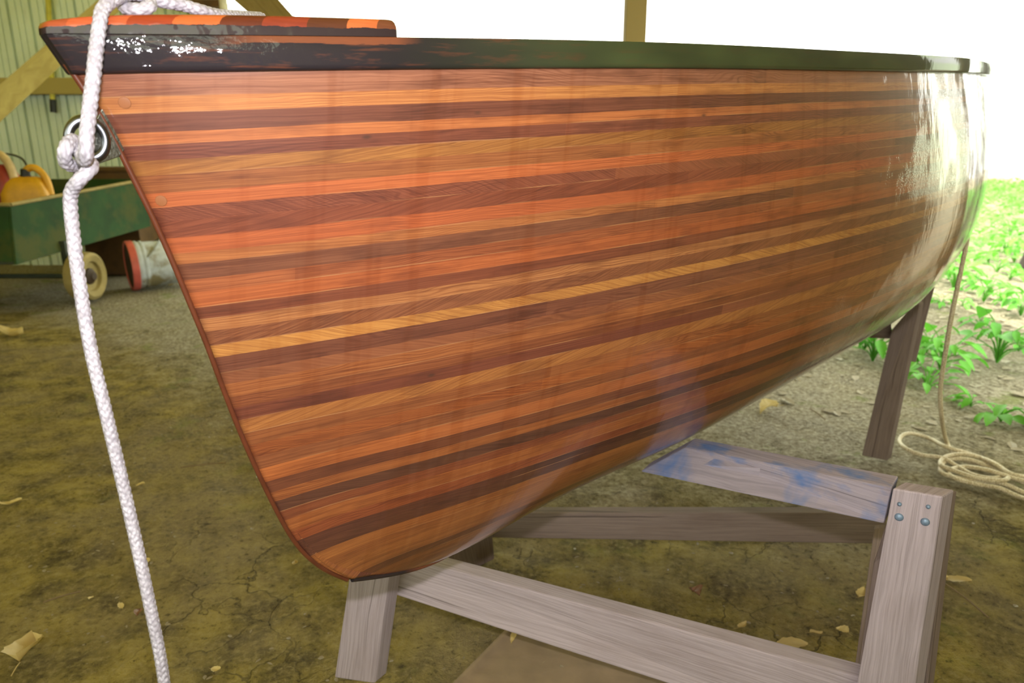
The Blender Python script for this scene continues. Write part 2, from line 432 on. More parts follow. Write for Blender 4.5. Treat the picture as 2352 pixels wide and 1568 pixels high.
M['red'] = mat_plain('faded_red_plastic', lin(150, 44, 36), .5, 0, .15, 9)
M['cream'] = mat_plain('cream_plastic', lin(206, 178, 130), .5)
M['yellow'] = mat_plain('yellow_plastic', lin(206, 150, 24), .5)
M['black'] = mat_plain('black_plastic', lin(26, 28, 26), .45)
M['blue'] = mat_plain('blue_grey_label', lin(70, 92, 104), .6)
M['white_can'] = mat_plain('muddy_white_plastic', lin(186, 192, 204), .5, 0, .15, 8, dirt=lin(112, 98, 54))
M['pink'] = mat_plain('faded_red_rim', lin(196, 90, 84), .5)
M['bucket_in'] = mat_plain('dark_bucket_lid', lin(62, 44, 30), .7)
M['broom'] = mat_plain('yellow_painted_handle', lin(206, 196, 66), .5)
M['brown'] = mat_plain('dark_brown_box', lin(96, 66, 30), .7, 0, .2, 9)
M['tarp'] = mat_plain('tan_canvas', lin(128, 108, 84), .9, 0, .12, 10, .2)
M['dead_leaf'] = mat_leaf('dry_leaf', lin(218, 198, 138), lin(172, 146, 90))
M['brown_leaf'] = mat_leaf('brown_dry_leaf', lin(150, 112, 90), lin(112, 80, 60))
M['litter'] = mat_leaf('leaf_litter', lin(196, 186, 166), lin(120, 104, 74))
M['green_leaf'] = mat_leaf('fresh_green_leaf', lin(116, 190, 62), lin(70, 142, 44))
M['bark'] = mat_plain('tree_bark', lin(48, 37, 28), .9, 0, .25, 14, .6)
M['white_paint'] = mat_plain('white_painted_pipe', lin(226, 222, 210), .5)
M['twig'] = mat_plain('dry_twig', lin(120, 100, 70), .9)

# ================================================================ BOAT
BOW = Vector((-0.42569, 0.72243, 1.17506)); TH = 0.89326
EX = Vector((math.cos(TH), math.sin(TH), 0)); EY = Vector((math.sin(TH), -math.cos(TH), 0))
LEN = 2.94
STEM = [(0.0,1.1751),(0.0124,1.1525),(0.025,1.1254),(0.0396,1.0824),(0.0547,1.0410),(0.0701,0.9920),(0.0855,0.9350),(0.0998,0.884),(0.1117,0.8320),
        (0.1247,0.7790),(0.1368,0.7350),(0.1512,0.6880),(0.1678,0.6380),(0.1848,0.5905),(0.2051,0.5496),(0.236,0.5077),(0.2763,0.4705)]
def cubic(xk, yk, x):
    xk = np.asarray(xk, float); yk = np.asarray(yk, float); n = len(xk); h = np.diff(xk)
    A = np.zeros((n, n)); r = np.zeros(n); A[0, 0] = A[-1, -1] = 1
    for i in range(1, n-1):
        A[i, i-1] = h[i-1]; A[i, i] = 2*(h[i-1]+h[i]); A[i, i+1] = h[i]
        r[i] = 6*((yk[i+1]-yk[i])/h[i]-(yk[i]-yk[i-1])/h[i-1])
    m = np.linalg.solve(A, r); i = np.clip(np.searchsorted(xk, x)-1, 0, n-2); d = x-xk[i]; hh = h[i]
    return yk[i]+d*((yk[i+1]-yk[i])/hh-hh*(2*m[i]+m[i+1])/6+d*(m[i]/2+d*(m[i+1]-m[i])/(6*hh)))
def half_beam(s):
    t = np.clip(np.asarray(s, float)/1.8218, 0, 1)
    y = .5583*np.maximum(1-(1-t)**1.3878, 0)**(1/1.1722)
    t2 = np.clip((np.asarray(s, float)-1.8218)/(LEN-1.8218), 0, 1)
    tm = np.clip((np.asarray(s, float)-.35)/.84, 0, 1); tm = tm*tm*(3-2*tm)*.09249
    return y*(1-.1153*t2**2), tm
def sheer(s): return cubic([0, .7, 1.54, 2.94], [1.1751, 1.2215, 1.2744, 1.376], np.asarray(s, float))
def keel(s): return cubic([0, .21, .49, .84, 1.54, 2.94], [.4705, .4097, .4318, .4416, .5151, .5201], np.asarray(s, float))
def boat_pt(x, y, z): return BOW + EX*x + EY*y + Vector((0, 0, z-BOW.z))
RAIL_H = .0335
def sheer_y(s):
    B, tm = half_beam(s); return B*(1-tm*.3025/.3)

boat = thing('boat', 'glossy cedar strip boat with dark rail resting bow first on the grey timber cradle', 'boat', boat_pt(1.2, 0, 0))
boat.location.z = 0
# --- hull surface
st = np.array(STEM); sl = np.concatenate([[0], np.cumsum(np.hypot(np.diff(st[:, 0]), np.diff(st[:, 1])))]); sl /= sl[-1]
W = np.linspace(0, 1, 73); U = np.concatenate([np.linspace(0, .03, 10)[:-1], np.linspace(.03, 1, 120)])
def smooth1(a, n=6):
    for _ in range(n): a[1:-1] = .25*a[:-2]+.5*a[1:-1]+.25*a[2:]
    return a
SX = smooth1(np.interp(W, sl, st[:, 0])); SZ = smooth1(np.interp(W, sl, st[:, 1]))
US = U*LEN
S_ = sheer(US)[:, None]; K_ = keel(US)[:, None]; B_, TM_ = half_beam(US); B_ = B_[:, None]; TM_ = TM_[:, None]
KN = [0, .49, 1.05, 1.68]
PP = cubic(KN, [1.4497, 3.2011, 5.1057, 4.768], np.clip(US, 0, 1.68))[:, None]
QQ = cubic(KN, [1.1006, 2.264, 1.7242, 2.3063], np.clip(US, 0, 1.68))[:, None]
hx = SX[None, :]+U[:, None]*(LEN-SX[None, :])
f0 = (SZ-SZ[-1])/(SZ[0]-SZ[-1]); bl = np.exp(-US/.56)[:, None]
# equal-girth style row spacing toward the turn of the bilge, to keep the bottom smooth
row = 1-W
hf = f0[None, :]*bl+row[None, :]*(1-bl)
hz = K_+(S_-K_)*hf
hy = B_*np.maximum(1-(1-hf)**PP, 0)**(1/QQ)*(1-TM_*np.clip(hf-.45, 0, 1)**2/.3)
def refine(hx, hy, hz, m=110):
    """re-space every column evenly by girth so that the flat bottom is well sampled"""
    ox, oy, oz = [], [], []
    wf = np.linspace(0, 1, 900)
    for i in range(len(U)):
        hff = np.interp(wf, W, hf[i]); zz = K_[i]+(S_[i]-K_[i])*hff
        yy = B_[i]*np.maximum(1-(1-hff)**PP[i], 0)**(1/QQ[i])*(1-TM_[i]*np.clip(hff-.45, 0, 1)**2/.3)
        xx = np.interp(wf, W, hx[i]); g = np.concatenate([[0], np.cumsum(np.hypot(np.hypot(np.diff(yy), np.diff(zz)), np.diff(xx)))])
        t = np.linspace(0, g[-1], m)
        ox.append(np.interp(t, g, xx)); oy.append(np.interp(t, g, yy)); oz.append(np.interp(t, g, zz))
    return np.array(ox), np.array(oy), np.array(oz)
hx, hy, hz = refine(hx, hy, hz)
gir = np.concatenate([np.zeros((len(U), 1)), np.cumsum(np.hypot(np.diff(hy, axis=1), np.diff(hz, axis=1)), axis=1)], axis=1)
rake = .55
hb = MB()
for sgn in (1, -1):
    P, UV = [], []
    for i in range(len(U)):
        e = math.exp(-US[i]/.12)
        rowp = [boat_pt(US[i]-RAIL_H*rake*e, sgn*hy[i, 0], S_[i, 0]+RAIL_H)]; ru = [(US[i]+(0 if sgn > 0 else 5), 0.0)]
        for j in range(hx.shape[1]):
            rowp.append(boat_pt(hx[i, j], sgn*hy[i, j], hz[i, j])); ru.append((hx[i, j]+(0 if sgn > 0 else 5), gir[i, j]))
        P.append(rowp); UV.append(ru)
    hb.grid(P, UV, flip=(sgn < 0))
hull = hb.build('hull', M['hull'], boat, sharp=180)
bm = bmesh.new(); bm.from_mesh(hull.data); bmesh.ops.remove_doubles(bm, verts=bm.verts, dist=1e-5); bmesh.ops.recalc_face_normals(bm, faces=bm.faces)
bm.to_mesh(hull.data); bm.free()
tag(hull, 'hull side planked in many narrow orange to dark brown cedar strips')
md = hull.modifiers.new('skin', 'SOLIDIFY'); md.thickness = .006; md.offset = -1
# --- transom
tb = MB()
sec = [boat_pt(LEN-.004, y*.985, z) for y, z in zip(hy[-1], hz[-1]+.006)]
sec2 = [boat_pt(LEN-.004, -y*.985, z) for y, z in zip(hy[-1], hz[-1]+.006)]
tb.prism(sec+list(reversed(sec2[:-1])), EX*.014)
tb.build('transom', M['stem'], boat, smooth=False)
# --- stem band and keel strip
pts = [boat_pt(x-.0005, 0, z) for x, z in zip(SX, SZ)]
top = boat_pt(-RAIL_H*.2, 0, BOW.z+RAIL_H*.3)
kp = [boat_pt(s, 0, float(keel(s))-.001) for s in np.linspace(.30, LEN-.02, 40)]
# the keel line of the mesh itself
kl = [boat_pt(hx[i, -1], 0, hz[i, -1]-.0005) for i in range(len(U))]
sb = MB(); sb.tube(resample([top]+pts, .006), .0032, 10)
sb.build('stem_band', M['stem'], boat)
kb = MB(); kb.tube(resample(kl[1:], .02), .0042, 8); kb.build('keel_strip', M['rail'], boat)
# --- guard rails (near and far)
def rail(sgn):
    b = MB(); P, UV = [], []
    ss = np.concatenate([[0], np.geomspace(.003, .2, 30), np.linspace(.21, LEN, 110)])
    prof = [(-.001, 0), (.007, 0), (.0090, .002), (.0095, .006), (.0093, .5*RAIL_H), (.0093, RAIL_H-.0012), (.0088, RAIL_H-.0003), (.007, RAIL_H), (-.008, RAIL_H), (-.008, .002)]
    first = True
    for s in ss:
        yb = float(sheer_y(s)); sh = float(sheer(s)); e = math.exp(-s/.12)
        r = []; ru = []; g = 0
        for k, (o, h) in enumerate(prof):
            yy = max(yb+o, .0004)
            if s == 0: yy = max(o*.85, .0004)
            r.append(boat_pt(s-.004*e-h*rake*e, sgn*yy, sh+h)); ru.append((s, k*.004 if k < 4 else h))
        P.append(r); UV.append(ru)
    b.grid(P, UV, flip=(sgn > 0)); n = len(prof)
    b.face(list(range(n)) if sgn > 0 else list(reversed(range(n))))
    # nose cap to the centre line
    return b.build('guard_rail', M['rail'], boat, sharp=60)
rail(1); rail(-1)
# --- foredeck: laminated breasthook, rounded top edge
def deck():
    b = MB(); send = .289
    def outline(off):
        o = []
        ss = np.concatenate([[0.0], np.geomspace(.002, send-.012, 46)])
        near = [(s, float(sheer_y(s))+.0086) for s in ss]
        # rounded aft corner, then a shallow hollow aft edge across to the far side
        y1 = near[-1][1]
        near += [(send-.006, y1+.0015), (send-.0015, y1-.003), (send, y1-.009)]
        edge = [(send-.05*(1-(y/(y1-.009))**2), y) for y in np.linspace(y1-.02, 0, 12)]
        half = near+edge
        full = half+[(s, -y) for s, y in reversed(half[:-1])]
        return full
    O = outline(0); c = np.array([.12, 0.])
    prof = [(0, 0.0), (0.0, .35), (-.0004, .6), (-.002, .82), (-.0045, .95), (-.0085, 1.0)]
    P, UV = [], []
    n = len(O)
    nor = []
    for i in range(n):
        a, d = np.array(O[i-1]), np.array(O[(i+1) % n]); t = d-a; t /= (np.linalg.norm(t)+1e-9); nor.append(np.array([-t[1], t[0]]))
    for off, h in prof:
        r, ru = [], []
        for i, (s, y) in enumerate(O):
            th = (.0215-.004*min(1, s/send))*(1-.42*math.exp(-max(s, 0)/.042)); e = math.exp(-s/.12)
            q = np.array([s, y])+(c-np.array([s, y]))/np.linalg.norm(c-np.array([s, y]))*(-off)
            z = float(sheer(s))+RAIL_H+.0003+h*th
            r.append(boat_pt(q[0]-.004*e-RAIL_H*rake*e, q[1], z)); ru.append((q[1], h))
        P.append(r); UV.append(ru)
    b.grid(P, UV)
    # close the ring sideways
    base = 0; m = n
    for k in range(len(prof)-1):
        b.face([k*m+m-1, (k+1)*m+m-1, (k+1)*m, k*m], [UV[k][m-1], UV[k+1][m-1], UV[k+1][0], UV[k][0]])
    lastb = (len(prof)-1)*m
    # top and underside: fan strips between near and far outline
    for bs, flip, kk in ((lastb, False, len(prof)-1), (0, True, 0)):
        h = (n+1)//2
        for i in range(h-1):
            j, j2 = n-1-i, n-2-i
            q = [bs+i, bs+i+1, bs+j2, bs+j] if j2 != i+1 else [bs+i, bs+i+1, bs+j]
            if len(set(q)) < 3: continue
            if flip: q.reverse()
            b.face(q, [UV[kk][x-bs] for x in q])
    o = b.build('foredeck', M['deck'], boat, sharp=50)
    bm = bmesh.new(); bm.from_mesh(o.data); bmesh.ops.recalc_face_normals(bm, faces=bm.faces); bm.to_mesh(o.data); bm.free()
    tag(o, 'red and orange laminated foredeck with a rounded varnished edge')
deck()
# --- round wooden plugs set in the planking
def surf(px, py):
    """boat-side point of the hull that appears at this pixel: nearest mesh vertex pair"""
    best = None
    for i in range(len(U)):
        for j in range(0, hx.shape[1]):
            p = boat_pt(hx[i, j], hy[i, j], hz[i, j]); d = p-Vector((0, 0, CH))
            z = d.y*cp-d.z*sp; x = CX+F*d.x/z; y = CY-F*(d.y*sp+d.z*cp)/z
            e = (x-px)**2+(y-py)**2
            if best is None or e < best[0]: best = (e, i, j, p, z)
    _, i, j, p, z = best
    i = min(max(i, 1), len(U)-2); j = min(max(j, 1), hx.shape[1]-2)
    a = boat_pt(hx[i+1, j], hy[i+1, j], hz[i+1, j])-boat_pt(hx[i-1, j], hy[i-1, j], hz[i-1, j])
    c = boat_pt(hx[i, j+1], hy[i, j+1], hz[i, j+1])-boat_pt(hx[i, j-1], hy[i, j-1], hz[i, j-1])
    n = a.cross(c).normalized()
    if n.dot(p-Vector((0, 0, CH))) > 0: n = -n
    # slide onto the exact pixel in the tangent plane
    r = at(px, py, 1.0)-Vector((0, 0, CH)); t = (p-Vector((0, 0, CH))).dot(n)/r.dot(n)
    return Vector((0, 0, CH))+r*t, n
for px, py in ((286, 236), (370, 461)):
    p, n = surf(px, py); q = n.to_track_quat('Z', 'Y').to_matrix().to_4x4(); q.translation = p-n*.002
    b = MB(); b.lathe([(.0, .0028), (.0040, .0028), (.0056, .0026), (.006, .002), (.006, -.002)], q, 24)
    b.build('wood_plug', M['plug'], boat)
# --- bow plate and ring
def cplane(px, py):
    """point of the boat's centre plane at this pixel"""
    r = at(px, py, 1.0)-Vector((0, 0, CH)); t = (BOW-Vector((0, 0, CH))).dot(EY)/r.dot(EY)
    return Vector((0, 0, CH))+r*t
b = MB(); quad = [cplane(238, 236), cplane(284, 345), cplane(272, 360), cplane(214, 380), cplane(196, 350), cplane(200, 310)]
b.prism([p+EY*.003 for p in quad], -EY*.006); plate = b.build('bow_plate', M['plate'], boat, smooth=False, bevel=.001)
tag(plate, 'dull grey metal plate on the stem')
rc = cplane(197, 320)+EY*.004
vd = (rc-Vector((0, 0, CH))).normalized(); fr = (-vd*.92+EY*.25).normalized()
q = fr.to_track_quat('Z', 'Y').to_matrix().to_4x4(); q.translation = rc
b = MB(); ro, rr = .0158, .0046
P = [[q @ Vector(((ro+rr*math.cos(a))*math.cos(t), (ro+rr*math.cos(a))*math.sin(t)*1.16, rr*math.sin(a))) for a in np.linspace(0, 2*PI, 17)[:-1]] for t in np.linspace(0, 2*PI, 49)]
b.grid(P, None, closed=True); ring = b.build('bow_ring', M['chrome'], boat)
bmm = bmesh.new(); bmm.from_mesh(ring.data); bmesh.ops.remove_doubles(bmm, verts=bmm.verts, dist=1e-6); bmesh.ops.recalc_face_normals(bmm, faces=bmm.faces); bmm.to_mesh(ring.data); bmm.free()
tag(ring, 'shiny chrome ring')

# ================================================================ ROPES
def braid(L, a):
    """woven surface of a solid-braid rope: columns of slanting stitches"""
    n = 5; t = (a/(2*PI)*n) % 1.0; tri = abs(t-.5)*2
    ph = L/.0078+tri*.55+(math.floor(a/(2*PI)*n) % 2)*.5
    return .86+.20*abs(math.sin(PI*ph))*(1-.35*(2*abs(t-.5))**4)
zr = (rc.y*cp-(rc.z-CH)*sp)
foot = at(386, 1720, .832)
lead = [foot+Vector((.16, -.02, .008-foot.z)), foot+Vector((.10, .01, .008-foot.z)), foot+Vector((.03, .0, .012-foot.z)), foot+Vector((0, 0, .05-foot.z)), foot+Vector((0, 0, .22-foot.z)), foot]
pth = [  # from the ground up to the ring
    (376, 1560, .796), (340, 1370, .765), (291, 1150, .745), (246, 960, .72), (208, 800, .705), (181, 640, .69), (164, 500, .68), (163, 445, .672),
    (184, 412, .660), (208, 388, .664), (206, 372, .676), (176, 380, .686), (153, 375, .672), (150, 345, .657), (163, 322, .668), (176, 330, .676), (186, 352, .668), (194, 368, .652), (198, 350, .638), (199, 312, .634), (205, 255, .636),
    (214, 180, .640), (222, 105, .645), (229, 55, .648), (236, 22, .655), (262, -2, .668), (300, -14, .690), (336, -6, .700), (344, 14, .690), (318, 22, .683), (286, 18, .688), (290, 2, .700),
    (330, -6, .715), (372, 4, .725), (420, 12, .738), (462, 24, .752), (500, 34, .775), (560, 38, .83), (600, 40, .88)]
rp = resample(spline(lead+[at(*p) for p in pth], 14), .00105)
b = MB(); b.tube(rp, .0062, 36, rfun=braid)
rope = b.build('mooring_rope', M['rope'], None, sharp=180)
tag(rope, 'thick white braided rope knotted to the bow ring and hanging to the ground', 'rope')

zc = lambda x, y: (1800+x/2.239, 500+y/2.239)
def gpt(x, y, h): px, py = zc(x, y); return ground(px, py, h)
hang = [at(2228, 470, 2.40), at(2224, 530, 2.37), at(2217, 575, 2.36), at(2188, 714, 2.38), at(2171, 813, 2.42), at(2160, 893, 2.46), at(2163, 960, 2.50), gpt(838, 1150, .03), gpt(880, 1215, .02)]
coil = [(960, 1255), (1080, 1270), (1135, 1300), (1095, 1338), (985, 1325), (880, 1270), (820, 1235), (700, 1217), (620, 1180), (596, 1140), (640, 1108), (740, 1130), (840, 1180), (960, 1215), (1075, 1260), (1150, 1320), (1130, 1350), (1000, 1340), (880, 1300), (808, 1270), (830, 1230),
        (930, 1215), (1060, 1250), (1180, 1320), (1290, 1325), (1380, 1290), (1420, 1330), (1330, 1365), (1200, 1345), (1060, 1300), (930, 1280), (850, 1300), (880, 1340), (1000, 1372), (1110, 1390), (1200, 1430), (1330, 1470), (1440, 1470), (1400, 1430), (1260, 1420), (1120, 1365), (960, 1350), (830, 1320), (806, 1285), (850, 1245), (960, 1245), (1090, 1300), (1220, 1355), (1330, 1400), (1450, 1440), (1560, 1460)]
cl = hang+[gpt(x, y, .011+.016*abs(math.sin(i*1.7))+(.012 if 5 < i < 30 else 0)) for i, (x, y) in enumerate(coil)]
b = MB(); b.tube(resample(spline(cl, 10), .012), .0078, 10)
tag(b.build('thin_line', M['line']), 'thin cream line hanging behind the boat and lying in loose loops on the dirt', 'rope')

# ================================================================ CRADLE
cradle = thing('boat_cradle', 'low weathered grey timber cradle under the bow of the boat', 'boat cradle', ground(1500, 1500))
def slab(name, corners, t, mat, parent, bevel=.003):
    b = MB(); b.prism([at(*c) if isinstance(c, tuple) else c for c in corners], t)
    return b.build(name, mat, parent, smooth=False, bevel=bevel)
ta = Vector((.809, .588, 0))
tag(slab('top_rail', [(1575, 1026, 1.51), (2048, 1121, 1.165), (2030, 1203, 1.185), (1470, 1083, 1.50)], Vector((.52, .60, .12)).normalized()*.045, M['blue_wood'], cradle), 'grey rail with blue stains')
slab('corner_post', [(2050, 1121, 1.150), (2165, 1140, 1.115), (2098, 1590, 1.225), (2062, 1835, 1.318), (1918, 1840, 1.352), (1968, 1565, 1.255)], ta*.042, M['grey_wood'], cradle)
slab('post_backing', [(2052, 1150, 1.20), (2180, 1136, 1.19), (2128, 1590, 1.28), (1962, 1590, 1.33), (2006, 1290, 1.26)], ta*.030, M['dark_wood'], cradle)
slab('front_rail', [(884, 1268, 1.545), (1990, 1558, 1.275), (1984, 1716, 1.300), (806, 1333, 1.560)], Vector((.25, .96, .05)).normalized()*.038, M['grey_wood'], cradle)
slab('rear_rail', [(1085, 1178, 1.98), (2036, 1178, 1.93), (2036, 1249, 1.95), (1085, 1234, 2.00)], Vector((.02, 1, .0)).normalized()*.038, M['dark_wood'], cradle)
slab('leg', [(806, 1296, 1.452), (897, 1300, 1.452), (860, 1570, 1.505), (768, 1556, 1.515)], Vector((.55, .83, 0)).normalized()*.038, M['grey_wood'], cradle)
slab('leg', [(1022, 1236, 1.90), (1092, 1236, 1.90), (1098, 1302, 1.925), (1034, 1312, 1.925)], Vector((.75, .66, 0)).normalized()*.06, M['dark_wood'], cradle)
slab('diagonal_brace', [(2008, 1214, 1.60), (2030, 1212, 1.60), (1974, 1640, 1.46), (1948, 1640, 1.46)], Vector((.5, .86, 0)).normalized()*.02, M['dark_wood'], cradle, .002)
fa, fb, fc = at(2050, 1121, 1.150), at(2165, 1140, 1.115), at(1968, 1565, 1.255)
nrm = (fb-fa).cross(fc-fa).normalized(); eye = Vector((0, 0, CH))
if nrm.dot(fa-eye) > 0: nrm = -nrm
for px, py, r in ((2066, 1157, .0035), (2132, 1163, .0035), (2065, 1187, .0068), (2125, 1198, .0068)):
    # on the face of the corner post
    ray = at(px, py, 1.0)-eye; p = eye+ray*((fa-eye).dot(nrm)/ray.dot(nrm))
    q = nrm.to_track_quat('Z', 'Y').to_matrix().to_4x4(); q.translation = p-nrm*.001
    b = MB(); b.lathe([(0, .0055), (r*.5, .005), (r*.85, .0038), (r, .002), (r, -.002)], q, 18)
    b.build('bolt_head', M['bolt'], cradle)

trestle = thing('trestle', 'brown timber trestle leg under the far end of the boat', 'trestle', ground(2010, 1055))
slab('leg', [(2048, 757, 2.47), (2106, 690, 2.40), (2112, 700, 2.40), (2037, 1058, 2.60), (1979, 1046, 2.60)], Vector((.75, .66, 0)).normalized()*.04, M['dark_wood'], trestle)
slab('gusset', [(2100, 712, 2.46), (2152, 640, 2.44), (2126, 740, 2.48), (2104, 832, 2.52), (2090, 830, 2.52)], Vector((.4, .9, 0)).normalized()*.03, M['dark_wood'], trestle)
slab('crossbar', [(2004, 768, 2.50), (2046, 735, 2.49), (2050, 778, 2.52), (1996, 776, 2.52)], Vector((.4, .9, 0)).normalized()*.04, M['dark_wood'], trestle)

# ================================================================ GROUND
def axis(segs):
    out = []
    for a, b_, n in segs: out += list(np.linspace(a, b_, n, endpoint=False))
    return out+[segs[-1][1]]
gx = axis([(-60, -8, 20), (-8, -2.2, 60), (-2.2, 2.6, 260), (2.6, 8, 60), (8, 60, 20)])
gy = axis([(-12, .2, 20), (.2, 3.6, 230), (3.6, 9, 90), (9, 120, 30)])
def gh(x, y):
    n = mnoise.noise(Vector((x*1.1, y*1.1, 0)))*.020+mnoise.noise(Vector((x*5, y*5, 3)))*.009+mnoise.noise(Vector((x*17, y*17, 7)))*.005
    if y > 8: n += 0
    return n-.012
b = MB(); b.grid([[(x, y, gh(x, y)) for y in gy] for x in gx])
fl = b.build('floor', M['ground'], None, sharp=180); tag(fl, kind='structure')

# ================================================================ SHED
def plane_box(name, lo, hi, mat, kind='structure'):
    b = MB(); b.box([(a+c)/2 for a, c in zip(lo, hi)], [(c-a)/2 for a, c in zip(lo, hi)])
    o = b.build(name, mat, None, smooth=False)
    if kind: tag(o, kind=kind)
    return o
# ribbed wall at the left
WY = 7.25
def ribbed(name, x0, x1, y, z0, z1):
    b = MB(); prof = []; x = x0; k = 0
    while x < x1:
        prof += [(x, 0), (x+.005, .040), (x+.024, .040), (x+.029, 0)]
        for m_ in (.088, .148): prof += [(x+m_, 0), (x+m_+.003, .014), (x+m_+.009, .014), (x+m_+.012, 0)]
        x += .215
    P = [[(px, y+dy, z0), (px, y+dy, z1)] for px, dy in prof]
    b.grid(P); o = b.build(name, M['wall'], None, smooth=False)
    md = o.modifiers.new('sheet', 'SOLIDIFY'); md.thickness = .003
    return tag(o, kind='structure')
ribbed('wall_left', -7.2, -2.72, WY, -.05, 2.9)
# horizontal girt on the wall
b = MB(); p = at(150, 202, 6.95)
b.box((-4.9, WY-.065, p.z), (2.15, .04, .075)); g = b.build('trim_1', M['yellow_wood'], None, smooth=False, bevel=.004); tag(g, kind='structure')
# slanting brace
b = MB(); b.prism([at(-160, 330, 4.6), at(330, -92, 5.9), at(330, -40, 5.9), at(-160, 412, 4.6)], Vector((.5, .85, 0)).normalized()*.05)
tag(b.build('slanting_brace', M['yellow_wood'], None, smooth=False, bevel=.004), 'wide yellowed plank slanting up in front of the ribbed metal wall', 'plank')
# roof, rear wall behind the viewer, posts
plane_box('ceiling', (-7.4, -3.2, 2.9), (2.35, 7.6, 2.92), M['fiberglass'])
plane_box('wall_rear_unseen', (-7.4, -3.3, -.05), (2.3, -3.2, 1.5), M['roof'])  # unseen half wall, its height set by the fill light let in above
plane_box('wall_right', (2.2, -3.2, -.05), (2.26, 2.17, 2.9), M['yellow_wood'])
plane_box('wall_side', (-7.5, -3.3, -.05), (-7.4, 7.4, 2.9), M['roof'])
def post(px, y, label, w=.07):
    b = MB(); zz = y/cp; p = at(px, 100, y/(cp+.4275*sp)); b.box((p.x, p.y, 1.42), (w, w, 1.48))
    return tag(b.build('shed_post', M['post_wood'], None, smooth=False, bevel=.004), label, 'post')
b = MB(); b.box((2.27, 2.66, 1.42), (.07, .14, 1.48)); tag(b.build('shed_post', M['post_wood'], None, smooth=False, bevel=.004), 'unseen timber post at the open right side, widened to narrow the hull reflection', 'post')  # out of view, made wide to trim the bright streak reflected in the hull
post(1456, 5.2, 'square timber post rising behind the middle of the boat rail')

# ================================================================ CART WITH CANS
cart = thing('garden_cart', 'scuffed green garden cart loaded with fuel cans by the ribbed wall', 'cart', ground(150, 640))
A0, A1 = at(24, 470, 4.85), at(338, 411, 6.35); B0, B1 = at(38, 608, 4.85), at(346, 520, 6.35)
tc = Vector((-1, 0, 0))
slab('side_panel', [A0, A1, B1, B0], tc*.02, M['cart'], cart, .004)
slab('side_panel', [p+tc*.95 for p in (A0, A1, B1, B0)], tc*.02, M['cart'], cart, .004)
slab('end_panel', [A0+tc*.97, A0+tc*.02, B0+tc*.02, B0+tc*.97], Vector((0, .02, 0)), M['cart'], cart, .004)
slab('end_panel', [A1+tc*.97, A1+tc*.02, B1+tc*.02, B1+tc*.97], Vector((0, .02, 0)), M['cart'], cart, .004)
slab('cart_bed', [B0+tc*.95, B0+tc*.02, B1+tc*.02, B1+tc*.95], Vector((0, 0, .02)), M['cart_in'], cart, .002)
def rim(p, q):
    b = MB(); b.tube([p, q], .014, 10); b.build('rim_bar', M['tire'], cart)
rim(A0, A1); rim(A0+tc*.97, A0)
wc = at(196, 634, 5.35); Mx = Matrix.Rotation(PI/2, 4, 'Y')
def wheel(c):
    q = Mx.copy(); q.translation = c
    b = MB(); R = .185
    b.lathe([(R*.5, -.05), (R*.85, -.075), (R*.97, -.06), (R, -.03), (R, .03), (R*.97, .06), (R*.85, .075), (R*.62, .06), (R*.58, .035), (R*.3, .03)], q, 40)
    w = b.build('wheel', M['tire'], cart)
    b = MB(); b.lathe([(0, .075), (.03, .073), (.04, .06), (.06, .045), (.065, .02), (.065, -.05)], q, 24); b.build('hub', M['bucket_in'], w)
wheel(wc); wheel(wc+tc*.95)
b = MB(); b.tube([wc+Vector((.02, 0, 0)), wc+tc*.98], .018, 10); b.build('axle', M['cart_in'], cart)
# vertical struts from axle to bed
for k in (.12, .83):
    c = wc+tc*k; b = MB(); b.box((c.x, c.y, c.z+.13), (.02, .03, .14))
    b.build('axle_bracket', M['cart_in'], cart, smooth=False)

def can(name, label, base, w, d, h, mat, yaw, cap_at, handle_mat):
    t = thing(name, label, 'fuel can', base); R = Matrix.Rotation(yaw, 4, 'Z'); R.translation = base
    b = MB(); rows = []
    for z, kx, ky, ox in ((0, .9, .9, 0), (.02, 1, 1, 0), (.55*h, 1, 1, 0), (.72*h, .96, .95, 0), (.86*h, .74, .8, .02*w), (.93*h, .55, .6, .05*w), (.95*h, .3, .3, .05*w)):
        r = []
        for a in np.linspace(0, 2*PI, 33)[:-1]:
            ca, sa = math.cos(a), math.sin(a); e = .45
            r.append(R @ Vector((math.copysign(abs(ca)**e, ca)*w/2*kx+ox, math.copysign(abs(sa)**e, sa)*d/2*ky, z)))
        rows.append(r)
    b.grid(rows, None, closed=True, flip=True); m = 32
    b.face([k for k in reversed(range(m))]); b.face([(len(rows)-1)*m+k for k in range(m)])
    b.build('can_body', mat, t, sharp=60)
    b = MB(); hp = [R @ Vector(p) for p in ((-.02*w, 0, .88*h), (.06*w, 0, 1.04*h), (.25*w, 0, 1.06*h), (.42*w, 0, .92*h), (.47*w, 0, .70*h))]
    b.tube(spline(hp, 8), w*.075, 12); b.build('handle', handle_mat, t)
    c = R @ Vector((cap_at[0]*w, 0, cap_at[1]*h)); q = Matrix.Rotation(cap_at[2], 4, 'Y'); q.translation = c
    b = MB(); b.lathe([(0, .045), (.026, .045), (.032, .038), (.032, 0), (.036, 0), (.036, -.02), (.02, -.03)], q, 20); b.build('cap', M['black'], t)
    return t
rb = at(68, 492, 5.55)
can('gas_can', 'red plastic gas can with cream handle in the green cart', Vector((at(48, 470, 5.75).x, 5.6, .44)), .42, .24, .62, M['red'], -.25, (-.22, .90, -.5), M['cream'])
can('gas_can', 'yellow plastic fuel can beside the red one in the green cart', Vector((at(124, 470, 5.55).x, 5.36, .44)), .34, .2, .53, M['yellow'], .15, (.02, .97, .1), M['yellow'])
b = MB(); c = at(262, 400, 6.6); b.box((c.x, c.y, .47), (.27, .2, .48)); b.box((c.x, c.y, .97), (.29, .22, .02))
